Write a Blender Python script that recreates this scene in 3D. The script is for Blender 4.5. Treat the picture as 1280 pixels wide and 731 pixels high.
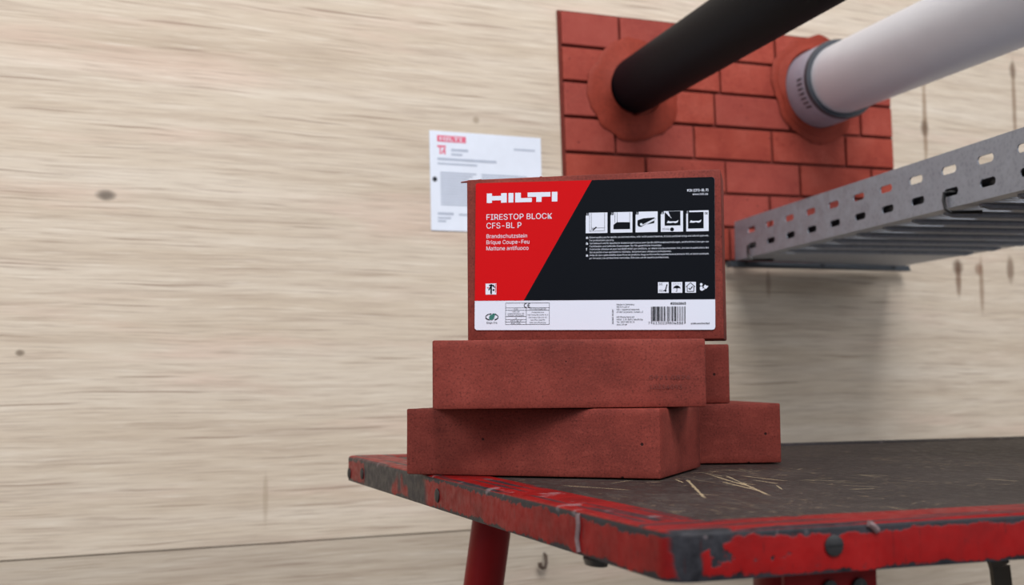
import bpy, bmesh, math, random
from mathutils import Vector, Matrix, noise

for o in list(bpy.data.objects):
    bpy.data.objects.remove(o, do_unlink=True)
scene = bpy.context.scene
C = scene.collection
R = math.radians
random.seed(7)

ZT = 0.85                       # height of the work table's top above the floor

# ---------------------------------------------------------------- camera
cam_d = bpy.data.cameras.new('camera')
cam = bpy.data.objects.new('camera', cam_d)
C.objects.link(cam)
cam_d.sensor_width = 36.0
cam_d.lens = 1560.27 / 1280 * 36.0
cam_d.clip_start = 0.02
cam.matrix_world = (Matrix.Translation((0, 0, ZT + 0.0695)) @
                    Matrix.Rotation(R(90 + 4.136), 4, 'X') @ Matrix.Rotation(R(-0.509), 4, 'Z'))
cam_d.dof.use_dof = True
cam_d.dof.focus_distance = 0.92
cam_d.dof.aperture_fstop = 9.5
scene.camera = cam

# ---------------------------------------------------------------- light
world = bpy.data.worlds.new('world')
scene.world = world
world.use_nodes = True
wb = world.node_tree.nodes['Background']
wb.inputs[0].default_value = (0.86, 0.92, 1.0, 1)
wb.inputs[1].default_value = 0.25


def area(name, loc, target, size, size_y, power, color):
    l = bpy.data.lights.new(name, 'AREA')
    l.shape = 'RECTANGLE'
    l.size, l.size_y, l.energy, l.color = size, size_y, power, color
    o = bpy.data.objects.new(name, l)
    C.objects.link(o)
    o.location = loc
    o.rotation_euler = (Vector(target) - Vector(loc)).to_track_quat('-Z', 'Y').to_euler()
    return o


area('ceiling_lamp', (0.75, -0.9, 3.7), (0.1, 1.6, ZT + 0.2), 2.4, 1.8, 126, (1.0, 0.99, 0.98))
area('side_fill', (2.9, -0.9, 2.2), (0.2, 1.2, ZT), 1.4, 1.4, 20, (0.97, 0.98, 1.0))  # added fill light, no real window: lifts the right-hand faces
area('side_fill', (-2.6, -1.2, 2.7), (0.1, 1.2, ZT + 0.1), 1.4, 1.4, 36, (0.95, 0.97, 1.0))  # added fill from the left front, no real window, brightens left-facing sides

scene.view_settings.view_transform = 'Standard'
scene.view_settings.look = 'None'
scene.view_settings.gamma = 1.0
scene.view_settings.use_curve_mapping = False
scene.view_settings.exposure = 0.2


# ---------------------------------------------------------------- helpers
def lin(r, g, b):
    def f(c):
        c /= 255.0
        return c / 12.92 if c <= 0.04045 else ((c + 0.055) / 1.055) ** 2.4
    return (f(r), f(g), f(b), 1.0)


class Mat:
    """small node-building helper"""
    def __init__(self, name, rough=0.6, metallic=0.0, spec=0.5):
        self.m = bpy.data.materials.new(name)
        self.m.use_nodes = True
        self.t = self.m.node_tree
        self.b = self.t.nodes['Principled BSDF']
        self.b.inputs['Roughness'].default_value = rough
        self.b.inputs['Metallic'].default_value = metallic
        self.b.inputs['Specular IOR Level'].default_value = spec
        self._co = None

    def n(self, typ, **kw):
        nd = self.t.nodes.new(typ)
        for k, v in kw.items():
            setattr(nd, k, v)
        return nd

    def link(self, a, b):
        self.t.links.new(a, b)

    def setin(self, nd, i, v):
        if hasattr(v, 'is_linked'):
            self.link(v, nd.inputs[i])
        else:
            nd.inputs[i].default_value = v

    def co(self):
        if self._co is None:
            self._co = self.n('ShaderNodeTexCoord').outputs['Object']
        return self._co

    def mapped(self, scale=(1, 1, 1), loc=(0, 0, 0), rot=(0, 0, 0), src=None):
        mp = self.n('ShaderNodeMapping')
        self.link(src or self.co(), mp.inputs[0])
        mp.inputs['Location'].default_value = loc
        mp.inputs['Rotation'].default_value = rot
        mp.inputs['Scale'].default_value = scale
        return mp.outputs[0]

    def noise(self, vec, scale=1.0, detail=4, rough=0.55, dist=0.0):
        nd = self.n('ShaderNodeTexNoise')
        self.link(vec, nd.inputs['Vector'])
        nd.inputs['Scale'].default_value = scale
        nd.inputs['Detail'].default_value = detail
        nd.inputs['Roughness'].default_value = rough
        nd.inputs['Distortion'].default_value = dist
        return nd.outputs['Fac']

    def voronoi(self, vec, scale=1.0, feature='F1'):
        nd = self.n('ShaderNodeTexVoronoi', feature=feature)
        self.link(vec, nd.inputs['Vector'])
        nd.inputs['Scale'].default_value = scale
        return nd.outputs['Distance']

    def ramp(self, fac, stops):
        nd = self.n('ShaderNodeValToRGB')
        self.link(fac, nd.inputs[0])
        el = nd.color_ramp.elements
        while len(el) < len(stops):
            el.new(0.5)
        for e, (p, c) in zip(el, stops):
            e.position = p
            e.color = c if len(c) == 4 else (*c, 1)
        return nd.outputs[0]

    def step(self, fac, a, b, lo=0.0, hi=1.0):
        nd = self.n('ShaderNodeMapRange', interpolation_type='SMOOTHSTEP')
        self.setin(nd, 0, fac)
        for i, v in zip((1, 2, 3, 4), (a, b, lo, hi)):
            self.setin(nd, i, v)
        return nd.outputs[0]

    def math(self, op, a, b=0.0):
        nd = self.n('ShaderNodeMath', operation=op)
        self.setin(nd, 0, a)
        self.setin(nd, 1, b)
        return nd.outputs[0]

    def mix(self, fac, a, b, mode='MIX'):
        nd = self.n('ShaderNodeMix', data_type='RGBA', blend_type=mode)
        self.setin(nd, 0, fac)
        self.setin(nd, 6, a)
        self.setin(nd, 7, b)
        return nd.outputs[2]

    def xyz(self, src=None):
        s = self.n('ShaderNodeSeparateXYZ')
        self.link(src or self.co(), s.inputs[0])
        return s.outputs

    def color(self, v):
        self.setin(self.b, 'Base Color', v)
        return self

    def rough(self, v):
        self.setin(self.b, 'Roughness', v)
        return self

    def bump(self, h, strength=0.3, dist=0.001):
        nd = self.n('ShaderNodeBump')
        nd.inputs['Strength'].default_value = strength
        nd.inputs['Distance'].default_value = dist
        self.link(h, nd.inputs['Height'])
        self.link(nd.outputs[0], self.b.inputs['Normal'])
        return self


def plain(name, rgb, rough=0.6, metallic=0.0, spec=0.5, var=0.06, scale=60):
    m = Mat(name, rough, metallic, spec)
    c = lin(*rgb)
    nz = m.noise(m.co(), scale, 3)
    m.color(m.ramp(nz, [(0.3, tuple(x * (1 - var) for x in c[:3])), (0.7, tuple(min(1, x * (1 + var)) for x in c[:3]))]))
    return m.m


FONT = None
try:                            # Blender's own bundled sans-serif; falls back to the built-in font
    import os
    FONT = bpy.data.fonts.load(os.path.join(bpy.utils.system_resource('DATAFILES'), 'fonts', 'Inter.woff2'))
except Exception:
    FONT = None
CAP = []


class MB:
    """collects vertices and faces, builds one mesh object"""
    def __init__(self):
        self.v, self.f = [], []

    def add(self, verts, faces, mat=None):
        k = len(self.v)
        self.v += [tuple(mat @ Vector(p)) if mat else tuple(p) for p in verts]
        self.f += [tuple(i + k for i in f) for f in faces]

    def box(self, x0, x1, y0, y1, z0, z1, mat=None):
        vs = [(x, y, z) for x in (x0, x1) for y in (y0, y1) for z in (z0, z1)]
        self.add(vs, [(0, 1, 3, 2), (4, 6, 7, 5), (0, 4, 5, 1), (2, 3, 7, 6), (0, 2, 6, 4), (1, 5, 7, 3)], mat)

    def lathe(self, prof, n=48, mat=None, closed=True):
        vs, fs = [], []
        for (r, z) in prof:
            for i in range(n):
                a = 2 * math.pi * i / n
                vs.append((r * math.cos(a), r * math.sin(a), z))
        m = len(prof)
        for j in range(m if closed else m - 1):
            for i in range(n):
                a, b = j * n + i, j * n + (i + 1) % n
                k = (j + 1) % m
                fs.append((a, b, k * n + (i + 1) % n, k * n + i))
        self.add(vs, fs, mat)

    def tube(self, pts, r, n=10, r2=None):
        pts = [Vector(p) for p in pts]
        vs, fs = [], []
        up = None
        for i, p in enumerate(pts):
            d = (pts[min(i + 1, len(pts) - 1)] - pts[max(i - 1, 0)]).normalized()
            if up is None:
                up = d.orthogonal().normalized()
            up = (up - d * up.dot(d)).normalized()
            s = d.cross(up)
            t = i / max(1, len(pts) - 1)
            rr = r if r2 is None else r + (r2 - r) * t
            for k in range(n):
                a = 2 * math.pi * k / n
                vs.append(p + (up * math.cos(a) + s * math.sin(a)) * rr)
        for i in range(len(pts) - 1):
            for k in range(n):
                fs.append((i * n + k, i * n + (k + 1) % n, (i + 1) * n + (k + 1) % n, (i + 1) * n + k))
        fs.append(tuple(range(n - 1, -1, -1)))
        fs.append(tuple((len(pts) - 1) * n + k for k in range(n)))
        self.add(vs, fs)

    def poly(self, pts, y, depth=0.0):
        """flat polygon in the xz plane at y (facing -y), optional thickness towards +y"""
        n = len(pts)
        if depth <= 0:
            self.add([(p[0], y, p[1]) for p in pts], [tuple(range(n))])
            return
        vs = [(p[0], y, p[1]) for p in pts] + [(p[0], y + depth, p[1]) for p in pts]
        fs = [tuple(range(n)), tuple(range(2 * n - 1, n - 1, -1))]
        fs += [((i + 1) % n, i, n + i, n + (i + 1) % n) for i in range(n)]
        self.add(vs, fs)

    def rect(self, x0, z0, x1, z1, y):
        self.poly([(x0, z0), (x1, z0), (x1, z1), (x0, z1)], y)

    def line(self, a, b, w, y):
        a, b = Vector(a), Vector(b)
        d = (b - a).normalized()
        p = Vector((-d.y, d.x)) * w / 2
        self.poly([tuple(a - p), tuple(b - p), tuple(b + p), tuple(a + p)], y)

    def disc(self, c, r, y, n=20, rz=None):
        self.poly([(c[0] + r * math.cos(2 * math.pi * i / n), c[1] + (rz or r) * math.sin(2 * math.pi * i / n)) for i in range(n)], y)

    def text(self, s, x, z, cap, y, width=None, align='L', bold=0.0, rot=False):
        """lettering in the xz plane; cap = capital height; width squeezes it to a given length"""
        cu = bpy.data.curves.new('lettering', 'FONT')
        cu.body = s
        cu.resolution_u = 3
        if FONT:
            cu.font = FONT
        if bold:
            cu.offset = bold
        ob = bpy.data.objects.new('lettering', cu)
        me = ob.to_mesh()
        vs = [v.co.copy() for v in me.vertices]
        fs = [tuple(p.vertices) for p in me.polygons]
        ob.to_mesh_clear()
        bpy.data.objects.remove(ob)
        bpy.data.curves.remove(cu)
        if not vs:
            return
        x0 = min(v.x for v in vs)
        x1 = max(v.x for v in vs)
        sc = cap / cap_height()
        sx = sc if width is None else width / (x1 - x0)
        w = (x1 - x0) * sx
        off = {'L': 0, 'R': -w, 'M': -w / 2}[align]
        out = []
        for v in vs:
            px, pz = (v.x - x0) * sx + off, v.y * sc
            if rot:
                px, pz = -pz, px
            out.append((x + px, y, z + pz))
        self.add(out, fs)

    def build(self, name, mat, parent=None, bevel=0.0, smooth=False, seg=2):
        me = bpy.data.meshes.new(name)
        me.from_pydata(self.v, [], self.f)
        me.update()
        bm = bmesh.new()
        bm.from_mesh(me)
        if bevel:
            bmesh.ops.bevel(bm, geom=bm.edges[:], offset=bevel, segments=seg, affect='EDGES', profile=0.5)
        bm.to_mesh(me)
        bm.free()
        if smooth:
            me.polygons.foreach_set('use_smooth', [True] * len(me.polygons))
            me.set_sharp_from_angle(angle=R(40))
        me.materials.append(mat)
        o = bpy.data.objects.new(name, me)
        C.objects.link(o)
        if parent:
            o.parent = parent
        return o


def cap_height():
    if not CAP:
        cu = bpy.data.curves.new('lettering', 'FONT')
        cu.body = 'H'
        if FONT:
            cu.font = FONT
        ob = bpy.data.objects.new('lettering', cu)
        me = ob.to_mesh()
        CAP.append(max(v.co.y for v in me.vertices))
        ob.to_mesh_clear()
        bpy.data.objects.remove(ob)
        bpy.data.curves.remove(cu)
    return CAP[0]


def recalc(o):
    bm = bmesh.new()
    bm.from_mesh(o.data)
    bmesh.ops.recalc_face_normals(bm, faces=bm.faces[:])
    bm.to_mesh(o.data)
    bm.free()
    return o


def tag(o, label=None, cat=None, group=None, kind=None):
    for k, v in (('label', label), ('category', cat), ('group', group), ('kind', kind)):
        if v:
            o[k] = v
    return o


def empty(name, loc, rz=0.0):
    o = bpy.data.objects.new(name, None)
    o.empty_display_size = 0.05
    C.objects.link(o)
    o.location = loc
    o.rotation_euler = (0, 0, rz)
    return o


# ---------------------------------------------------------------- materials
def wood_material(name='pale_wood', k=1.0):
    m = Mat(name, 0.65, spec=0.15)
    warp = m.noise(m.mapped((1.6, 1, 4.0)), 2.0, 3)
    wv = m.n('ShaderNodeCombineXYZ')
    m.link(m.math('MULTIPLY', warp, 0.014), wv.inputs[2])
    va = m.n('ShaderNodeVectorMath', operation='ADD')
    m.link(m.co(), va.inputs[0])
    m.link(wv.outputs[0], va.inputs[1])
    src = va.outputs[0]

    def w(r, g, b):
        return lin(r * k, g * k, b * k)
    broad = m.noise(m.mapped((1.3, 1, 24), src=src), 1.0, 5, 0.6)
    mid = m.noise(m.mapped((3.4, 1, 85), (3, 0, 1), src=src), 1.0, 5, 0.65)
    fine = m.noise(m.mapped((12, 1, 420), (1, 0, 5), src=src), 1.0, 4, 0.65)
    lines = m.noise(m.mapped((4.5, 1, 300), (9, 0, 2), src=src), 1.0, 2, 0.5)
    tone = m.noise(m.mapped((2.6, 1, 16), (5, 0, 7), src=src), 1.0, 3)
    col = m.ramp(broad, [(0.25, w(184, 167, 148)), (0.43, w(200, 185, 167)), (0.6, w(208, 195, 179)), (0.8, w(216, 205, 191))])
    col = m.mix(m.step(mid, 0.46, 0.70, 0.0, 0.65), col, w(180, 163, 147))
    col = m.mix(m.step(mid, 0.45, 0.25, 0.0, 0.5), col, w(224, 214, 201))
    col = m.mix(m.step(tone, 0.52, 0.72, 0.0, 0.5), col, w(208, 182, 167))
    col = m.mix(m.step(fine, 0.47, 0.70, 0.0, 0.55), col, w(162, 144, 129))
    col = m.mix(m.step(fine, 0.46, 0.28, 0.0, 0.5), col, w(230, 222, 210))
    col = m.mix(m.step(lines, 0.61, 0.69, 0.0, 0.7), col, w(142, 120, 106))
    # knots, plugs and rusty streaks with a shape of their own: (u, z, half width, half height, colour, strength)
    o = m.xyz()
    wob = m.noise(m.mapped((1, 1, 1)), 55, 3)
    spots = [(-0.6337, 0.3036, .0112, .0062, (92, 84, 76), .95), (-0.7284, 0.110, .005, .0035, (110, 96, 82), .9),
             (-0.1321, 0.4405, .005, .005, (150, 132, 112), .7),
             (.7180, .515, .0050, .085, (128, 98, 72), .75), (.7172, .500, .0085, .014, (88, 66, 50), .8),
             (.9345, .565, .0050, .075, (120, 92, 70), .75), (.9340, .622, .008, .014, (92, 70, 54), .7),
             (.7836, .243, .0065, .030, (104, 72, 52), .85), (.7830, .262, .012, .012, (86, 60, 46), .8),
             (.838, .232, .0055, .045, (122, 92, 70), .7), (.8325, .260, .009, .010, (120, 84, 64), .7),
             (.9095, .262, .0085, .022, (100, 72, 54), .8),
             (.375, .222, .005, .020, (120, 84, 66), .5),
             (-.432, -.075, .0035, .03, (166, 148, 128), .55)]
    for (u, z, a, b, rgb, s) in spots:
        du = m.math('DIVIDE', m.math('SUBTRACT', o[0], u), a)
        dz = m.math('DIVIDE', m.math('SUBTRACT', o[2], z + ZT), b)
        d = m.math('ADD', m.math('MULTIPLY', du, du), m.math('MULTIPLY', dz, dz))
        d = m.math('ADD', d, m.math('MULTIPLY', m.math('SUBTRACT', wob, 0.5), 1.1))
        col = m.mix(m.step(d, 1.9, 0.0, 0.0, s * 0.85), col, lin(*rgb))
    m.color(col)
    m.bump(fine, 0.12, 0.0008)
    return m.m


def block_material(name, a, b, c, seed=0.0, gloss=0.7, vary=False):
    m = Mat(name, gloss, spec=0.2)
    big = m.noise(m.mapped((1, 1, 1), (seed, 0, 0)), 17, 5, 0.6)
    mid = m.noise(m.mapped((1, 1, 2.2), (seed, 3, 1)), 60, 5, 0.68)
    fine = m.noise(m.mapped((1, 1, 1), (seed, 7, 0)), 620, 3, 0.75)
    col = m.ramp(big, [(0.28, lin(*a)), (0.52, lin(*b)), (0.76, lin(*c))])
    col = m.mix(m.step(mid, 0.5, 0.72, 0.0, 0.5), col, lin(*c))
    col = m.mix(m.step(mid, 0.46, 0.28, 0.0, 0.55), col, lin(*a))
    col = m.mix(m.step(fine, 0.5, 0.72, 0, 0.75), col, lin(a[0] * .6, a[1] * .6, a[2] * .6))
    col = m.mix(m.step(fine, 0.46, 0.28, 0, 0.4), col, lin(min(255, c[0] * 1.12), c[1] * 1.15, c[2] * 1.15))
    if vary:                     # every brick a little different in tone
        rnd = m.n('ShaderNodeObjectInfo').outputs['Random']
        col = m.mix(m.step(rnd, 0.0, 1.0, 0.0, 0.35), col, lin(c[0] * .82, c[1] * .84, c[2] * .98))
    pv = m.voronoi(m.mapped((1, 1, 1), (seed, 1, 2)), 85)
    pn = m.noise(m.mapped((1, 1, 1), (seed, 4, 2)), 20, 2)
    pit = m.math('MULTIPLY', m.step(pv, 0.13, 0.07), m.step(pn, 0.55, 0.6))
    col = m.mix(pit, col, lin(38, 14, 14))
    m.color(col)
    h = m.math('SUBTRACT', m.math('ADD', m.math('MULTIPLY', fine, .5), mid), m.math('MULTIPLY', pit, 2.0))
    m.bump(h, 0.3, 0.0007)
    return m.m


def chipped_red():
    """worn red paint over dark steel, object space: x along the front edge, y towards the back, z = height"""
    m = Mat('worn_red_paint', 0.42, spec=0.18)
    o = m.xyz()
    x, y = o[0], o[1]
    z = m.math('SUBTRACT', o[2], ZT)
    n1 = m.noise(m.mapped((1, 1, 1)), 34, 5, 0.62)
    n2 = m.noise(m.mapped((1, 1, 1), (4, 2, 1)), 120, 4, 0.65)
    n3 = m.noise(m.mapped((1, 1, 1), (1, 8, 3)), 11, 3, 0.5)
    crack = m.noise(m.mapped((420, 420, 60), (2, 0, 0)), 1.0, 3, 0.6)
    red = m.ramp(n1, [(0.3, lin(108, 9, 11)), (0.55, lin(130, 12, 13)), (0.8, lin(146, 24, 24))])
    red = m.mix(m.step(n2, 0.58, 0.75, 0, 0.35), red, lin(82, 20, 24))
    steel = m.ramp(n2, [(0.3, lin(24, 24, 28)), (0.7, lin(50, 50, 56))])
    jag = m.math('MULTIPLY', m.math('SUBTRACT', n2, 0.5), 0.009)
    jag = m.math('ADD', jag, m.math('MULTIPLY', m.math('SUBTRACT', n1, 0.5), 0.010))
    # worn upper and lower arrises of the side flange
    side = m.step(z, -0.0008, -0.0016)
    zt = m.math('ADD', z, jag)
    top_wear = m.math('MULTIPLY', side, m.step(zt, -0.0048, -0.0036))
    low_wear = m.step(zt, -0.0212, -0.0226)
    # bare patches towards the back of the left edge, and by the near corner
    p1 = m.math('MULTIPLY', m.step(m.math('ADD', y, m.math('MULTIPLY', n3, .12)), 0.475, 0.49), m.step(n3, 0.46, 0.50))
    p1 = m.math('MULTIPLY', p1, side)
    dx = m.math('ADD', m.math('ABSOLUTE', m.math('SUBTRACT', x, 0.011)), m.math('MULTIPLY', m.math('SUBTRACT', n1, 0.5), 0.016))
    wx = m.math('ADD', 0.0045, m.math('MULTIPLY', m.step(z, -0.011, -0.005), 0.016))
    p2 = m.math('MULTIPLY', m.step(m.math('SUBTRACT', dx, wx), 0.002, -0.001), m.math('MULTIPLY', m.step(y, 0.012, 0.006), m.step(x, 0.001, 0.004)))
    p3 = m.math('MULTIPLY', m.step(m.math('ADD', y, m.math('MULTIPLY', n1, .02)), 0.650, 0.662), m.step(x, 0.06, 0.12))
    flecks = m.step(n2, 0.69, 0.72)
    patches = m.step(m.math('MULTIPLY', n3, n1), 0.39, 0.41)
    # flat top flange: dark rubbed streaks running along each edge
    top = m.step(z, -0.0016, -0.0008)
    along_y = m.noise(m.mapped((150, 6, 1), (0, 3, 0)), 1.0, 3, 0.6)
    along_x = m.noise(m.mapped((6, 110, 1), (7, 3, 0)), 1.0, 3, 0.6)
    front = m.step(y, 0.05, 0.04)
    stv = m.mix(front, along_y, along_x)
    streak = m.math('MULTIPLY', top, m.step(stv, 0.52, 0.60))
    mask = top_wear
    for k in (low_wear, p1, p2, p3, flecks, patches, streak):
        mask = m.math('MAXIMUM', mask, k)
    col = m.mix(mask, red, steel)
    col = m.mix(m.math('MULTIPLY', m.step(crack, 0.60, 0.68, 0, 0.55), side), col, lin(52, 18, 20))
    # bright metal scuffs along the arris
    sc = m.math('MULTIPLY', m.step(m.noise(m.mapped((1, 1, 1), (9, 9, 0)), 42, 3), 0.62, 0.68), m.step(z, -0.0055, -0.002))
    col = m.mix(m.math('MULTIPLY', sc, 0.45), col, lin(140, 126, 130))
    m.color(col)
    m.rough(m.step(n2, 0.3, 0.7, 0.34, 0.55))
    m.bump(m.math('SUBTRACT', m.math('MULTIPLY', n2, 0.3), mask), 0.35, 0.0006)
    return m.m


SCRATCHES = [(0.13, 0.2176, -1.984, 0.0784, 0.0011),
             (0.182, 0.2658, -1.83, 0.0523, 0.0011),
             (0.1735, 0.227, -1.926, 0.0902, 0.0011),
             (0.198, 0.2428, -1.644, 0.0192, 0.0011),
             (0.1983, 0.3153, -1.648, 0.0178, 0.0011),
             (0.1642, 0.2195, -1.767, 0.0406, 0.0011),
             (0.2401, 0.2335, -0.898, 0.0172, 0.0011),
             (0.3503, 0.1826, -1.328, 0.0142, 0.0011),
             (0.2039, 0.3406, 0.135, 0.0152, 0.0011),
             (0.2128, 0.2688, -1.526, 0.0304, 0.0011),
             (0.2224, 0.1643, -0.137, 0.0098, 0.0011),
             (0.0718, 0.2489, -1.115, 0.0314, 0.0011)]


_r = random.Random(3)
for _ in range(16):
    SCRATCHES.append((_r.uniform(.10, .30), _r.uniform(.17, .36), _r.uniform(-2.6, -.6), _r.uniform(.006, .022), _r.uniform(.0004, .0009)))


def table_plate():
    m = Mat('worn_dark_top', 0.5, spec=0.3)
    n1 = m.noise(m.mapped((1, 1, 1)), 9, 5, 0.6)
    n2 = m.noise(m.mapped((1, 0.5, 1)), 130, 5, 0.7)
    n3 = m.noise(m.mapped((1, 1, 1), (3, 3, 3)), 420, 3, 0.7)
    col = m.ramp(n1, [(0.25, lin(34, 29, 28)), (0.55, lin(50, 43, 41)), (0.8, lin(64, 57, 54))])
    col = m.mix(m.step(n2, 0.47, 0.75, 0, 0.6), col, lin(80, 71, 66))
    col = m.mix(m.step(n3, 0.52, 0.72, 0, 0.7), col, lin(20, 17, 17))
    reg = m.noise(m.mapped((1, 1, 1), (6, 1, 0)), 7, 3)
    for i, ang in enumerate((10, 55, -40, 85)):
        s = m.noise(m.mapped((430, 14, 1), (i * 3.1, i, 0), (0, 0, R(ang))), 1.0, 2, 0.5)
        k = m.math('MULTIPLY', m.step(s, 0.70, 0.74), m.step(reg, 0.46, 0.6))
        col = m.mix(m.math('MULTIPLY', k, 0.7), col, lin(168, 146, 116))
    speck = m.noise(m.mapped((0.6, 0.9, 1), (2, 9, 0)), 230, 3, 0.6)
    col = m.mix(m.math('MULTIPLY', m.math('MULTIPLY', m.step(speck, 0.635, 0.70), 0.7), m.step(reg, 0.4, 0.52)), col, lin(150, 130, 104))
    # long fresh scratches beside the pile: (u, v, angle, half length, half width)
    o = m.xyz()
    for (u, v, ang, hl, hw) in SCRATCHES:
        c, sn = math.cos(ang), math.sin(ang)
        du, dv = m.math('SUBTRACT', o[0], u), m.math('SUBTRACT', o[1], v)
        al = m.math('ADD', m.math('MULTIPLY', du, c), m.math('MULTIPLY', dv, sn))
        ac = m.math('SUBTRACT', m.math('MULTIPLY', dv, c), m.math('MULTIPLY', du, sn))
        al = m.math('DIVIDE', m.math('ABSOLUTE', al), hl)
        ac = m.math('ADD', m.math('DIVIDE', m.math('ABSOLUTE', ac), hw), m.math('MULTIPLY', m.math('SUBTRACT', n2, 0.5), 4.0))
        k = m.math('MULTIPLY', m.step(al, 1.0, 0.7), m.step(ac, 1.1, 0.5))
        col = m.mix(m.math('MULTIPLY', k, 0.6), col, lin(190, 170, 136))
    m.color(col)
    m.rough(m.step(n2, 0.3, 0.7, 0.42, 0.66))
    m.bump(m.math('ADD', n2, n3), 0.35, 0.0006)
    return m.m


def galvanised():
    m = Mat('galvanised_steel', 0.5, metallic=0.35)
    n1 = m.noise(m.mapped((1, 1, 1)), 60, 4, 0.6)
    v = m.voronoi(m.mapped((1, 1, 1)), 190)
    col = m.ramp(n1, [(0.3, lin(136, 142, 153)), (0.7, lin(160, 166, 178))])
    col = m.mix(m.step(v, 0.1, 0.6, 0, 0.3), col, lin(178, 184, 197))
    m.color(col)
    m.rough(m.step(n1, 0.3, 0.7, 0.4, 0.55))
    return m.m


M = {}
M['wood'] = wood_material('pale_wood', 1.025)
M['wood_low'] = wood_material('darker_wood', 0.945)  # same wood with every tone a little darker, for the lower board
M['block'] = block_material('red_block', (100, 40, 34), (124, 52, 44), (144, 66, 56))
M['block2'] = block_material('red_block_lit', (100, 40, 34), (122, 51, 43), (140, 64, 55), 5.0)  # copy of the block red, its tone set for the better-lit blocks
M['brick'] = block_material('red_brick', (140, 54, 43), (159, 68, 54), (170, 82, 68), 2.0, vary=True)
M['joint'] = block_material('dark_red_joint', (102, 44, 37), (114, 51, 43), (126, 58, 49), 3.0)
M['sealant'] = block_material('red_sealant', (124, 46, 33), (140, 54, 39), (152, 63, 48), 4.0, 0.6)
M['red_paint'] = chipped_red()
M['leg_red'] = plain('dark_red_enamel', (132, 8, 14), 0.38, spec=0.2, var=0.12, scale=25)
M['plate'] = table_plate()
M['dark'] = plain('blackened_steel', (30, 30, 33), 0.5)
M['olive'] = plain('olive_steel', (62, 56, 46), 0.5, var=0.15)
M['scuff'] = plain('bare_weld_metal', (124, 104, 106), 0.5, 0.3, var=0.25, scale=300)
M['galv'] = galvanised()
M['galv_dark'] = plain('dull_zinc', (74, 78, 84), 0.55, 0.4)
M['black_pipe'] = plain('black_pipe_foam', (11, 15, 22), 0.6, spec=0.1, var=0.15, scale=140)
M['grey_pipe'] = plain('grey_plastic', (206, 207, 214), 0.4, var=0.02, scale=20)
M['grey_collar'] = plain('grey_collar_plastic', (150, 148, 162), 0.5, var=0.05, scale=90)
M['gasket'] = plain('dark_gasket', (58, 62, 70), 0.5)
M['tie'] = plain('black_nylon', (16, 16, 18), 0.4)
M['paper'] = plain('white_paper', (226, 232, 246), 0.7, var=0.02)
M['ink_pink'] = plain('pink_print', (224, 108, 134), 0.7)
M['ink_grey'] = plain('grey_print', (176, 184, 202), 0.7)
M['ink_dark'] = plain('black_print', (34, 38, 48), 0.6)
M['l_red'] = plain('label_red', (198, 8, 16), 0.5, spec=0.12, var=0.04, scale=120)
M['l_dark'] = plain('label_charcoal', (7, 11, 19), 0.5, spec=0.12, var=0.1, scale=90)
M['l_white'] = plain('label_white', (216, 221, 236), 0.5, spec=0.12, var=0.015)
M['l_green'] = plain('label_green', (44, 112, 102), 0.5)
M['l_grey'] = plain('label_mid_grey', (110, 114, 124), 0.5)
M['stamp'] = plain('stamped_digits', (98, 40, 36), 0.75)
M['rust'] = plain('rusty_iron', (82, 66, 56), 0.7, var=0.3, scale=200)
mf = Mat('concrete', 0.8)
mf.color(mf.ramp(mf.noise(mf.co(), 6, 6), [(0.3, lin(112, 108, 104)), (0.7, lin(142, 138, 132))]))
M['floor'] = mf.m

# ---------------------------------------------------------------- structure
fl = MB()
fl.box(-3.5, 3.5, -2.5, 4.2, -0.1, 0.0)
tag(fl.build('floor', M['floor']), 'grey concrete floor below the table', kind='structure')

WALL = empty('wall_back', (0.0696, 1.8019, 0.0), R(26.383))
tag(WALL, 'pale wooden board wall with horizontal grain', kind='structure')
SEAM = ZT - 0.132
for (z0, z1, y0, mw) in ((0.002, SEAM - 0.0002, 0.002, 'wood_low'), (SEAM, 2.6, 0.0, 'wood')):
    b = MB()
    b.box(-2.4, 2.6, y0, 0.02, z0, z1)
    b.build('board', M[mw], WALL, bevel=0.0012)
b = MB()
b.box(-2.4, 2.6, 0.0205, 0.05, 0.002, 2.6)
b.build('backing', M['dark'], WALL)


# ---------------------------------------------------------------- brick panel on the wall
WR = Matrix.Translation(WALL.location) @ Matrix.Rotation(R(26.383), 4, 'Z')


def on_wall(name, u, z, roll=0.0, out=0.0):
    """empty whose local x runs along the wall, z up, -y out of the wall"""
    o = bpy.data.objects.new(name, None)
    o.empty_display_size = 0.05
    C.objects.link(o)
    o.matrix_world = WR @ Matrix.Translation((u, -out, z + ZT)) @ Matrix.Rotation(R(-roll), 4, 'Y')
    return o


PW, ROW = 0.6326, 0.0525
panel = on_wall('firestop_brick_panel', 0.0, 0.6138, 1.57, 0.0005)
tag(panel, 'panel of red firestop bricks set in running bond in the wooden wall', 'brick panel')
b = MB()
b.box(-0.001, PW + 0.001, -0.004, 0.0, -7 * ROW - 0.001, 0.001)
b.build('joint_bed', M['joint'], panel)
rows = [[.1003, .2466, .3917, .5370], [.1344, .2814, .4284, .5750], [.1215, .2685, .4155, .5625],
        [.0867, .2283, .3775, .5280], [.1387, .2842, .4308, .5798], [.0736, .2206, .3676, .5146], [.1400, .2870, .4340, .5800]]
for r, js in enumerate(rows):
    xs = [0.0] + js + [PW]
    for a, c in zip(xs[:-1], xs[1:]):
        out = -0.0092 + random.uniform(-.0012, .0012)
        g = 0.0022
        bb = MB()
        bb.box(a + g, c - g, out, -0.0041, -(r + 1) * ROW + g, -r * ROW - g)
        bb.build('brick', M['brick'], panel, bevel=0.0016)


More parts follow.
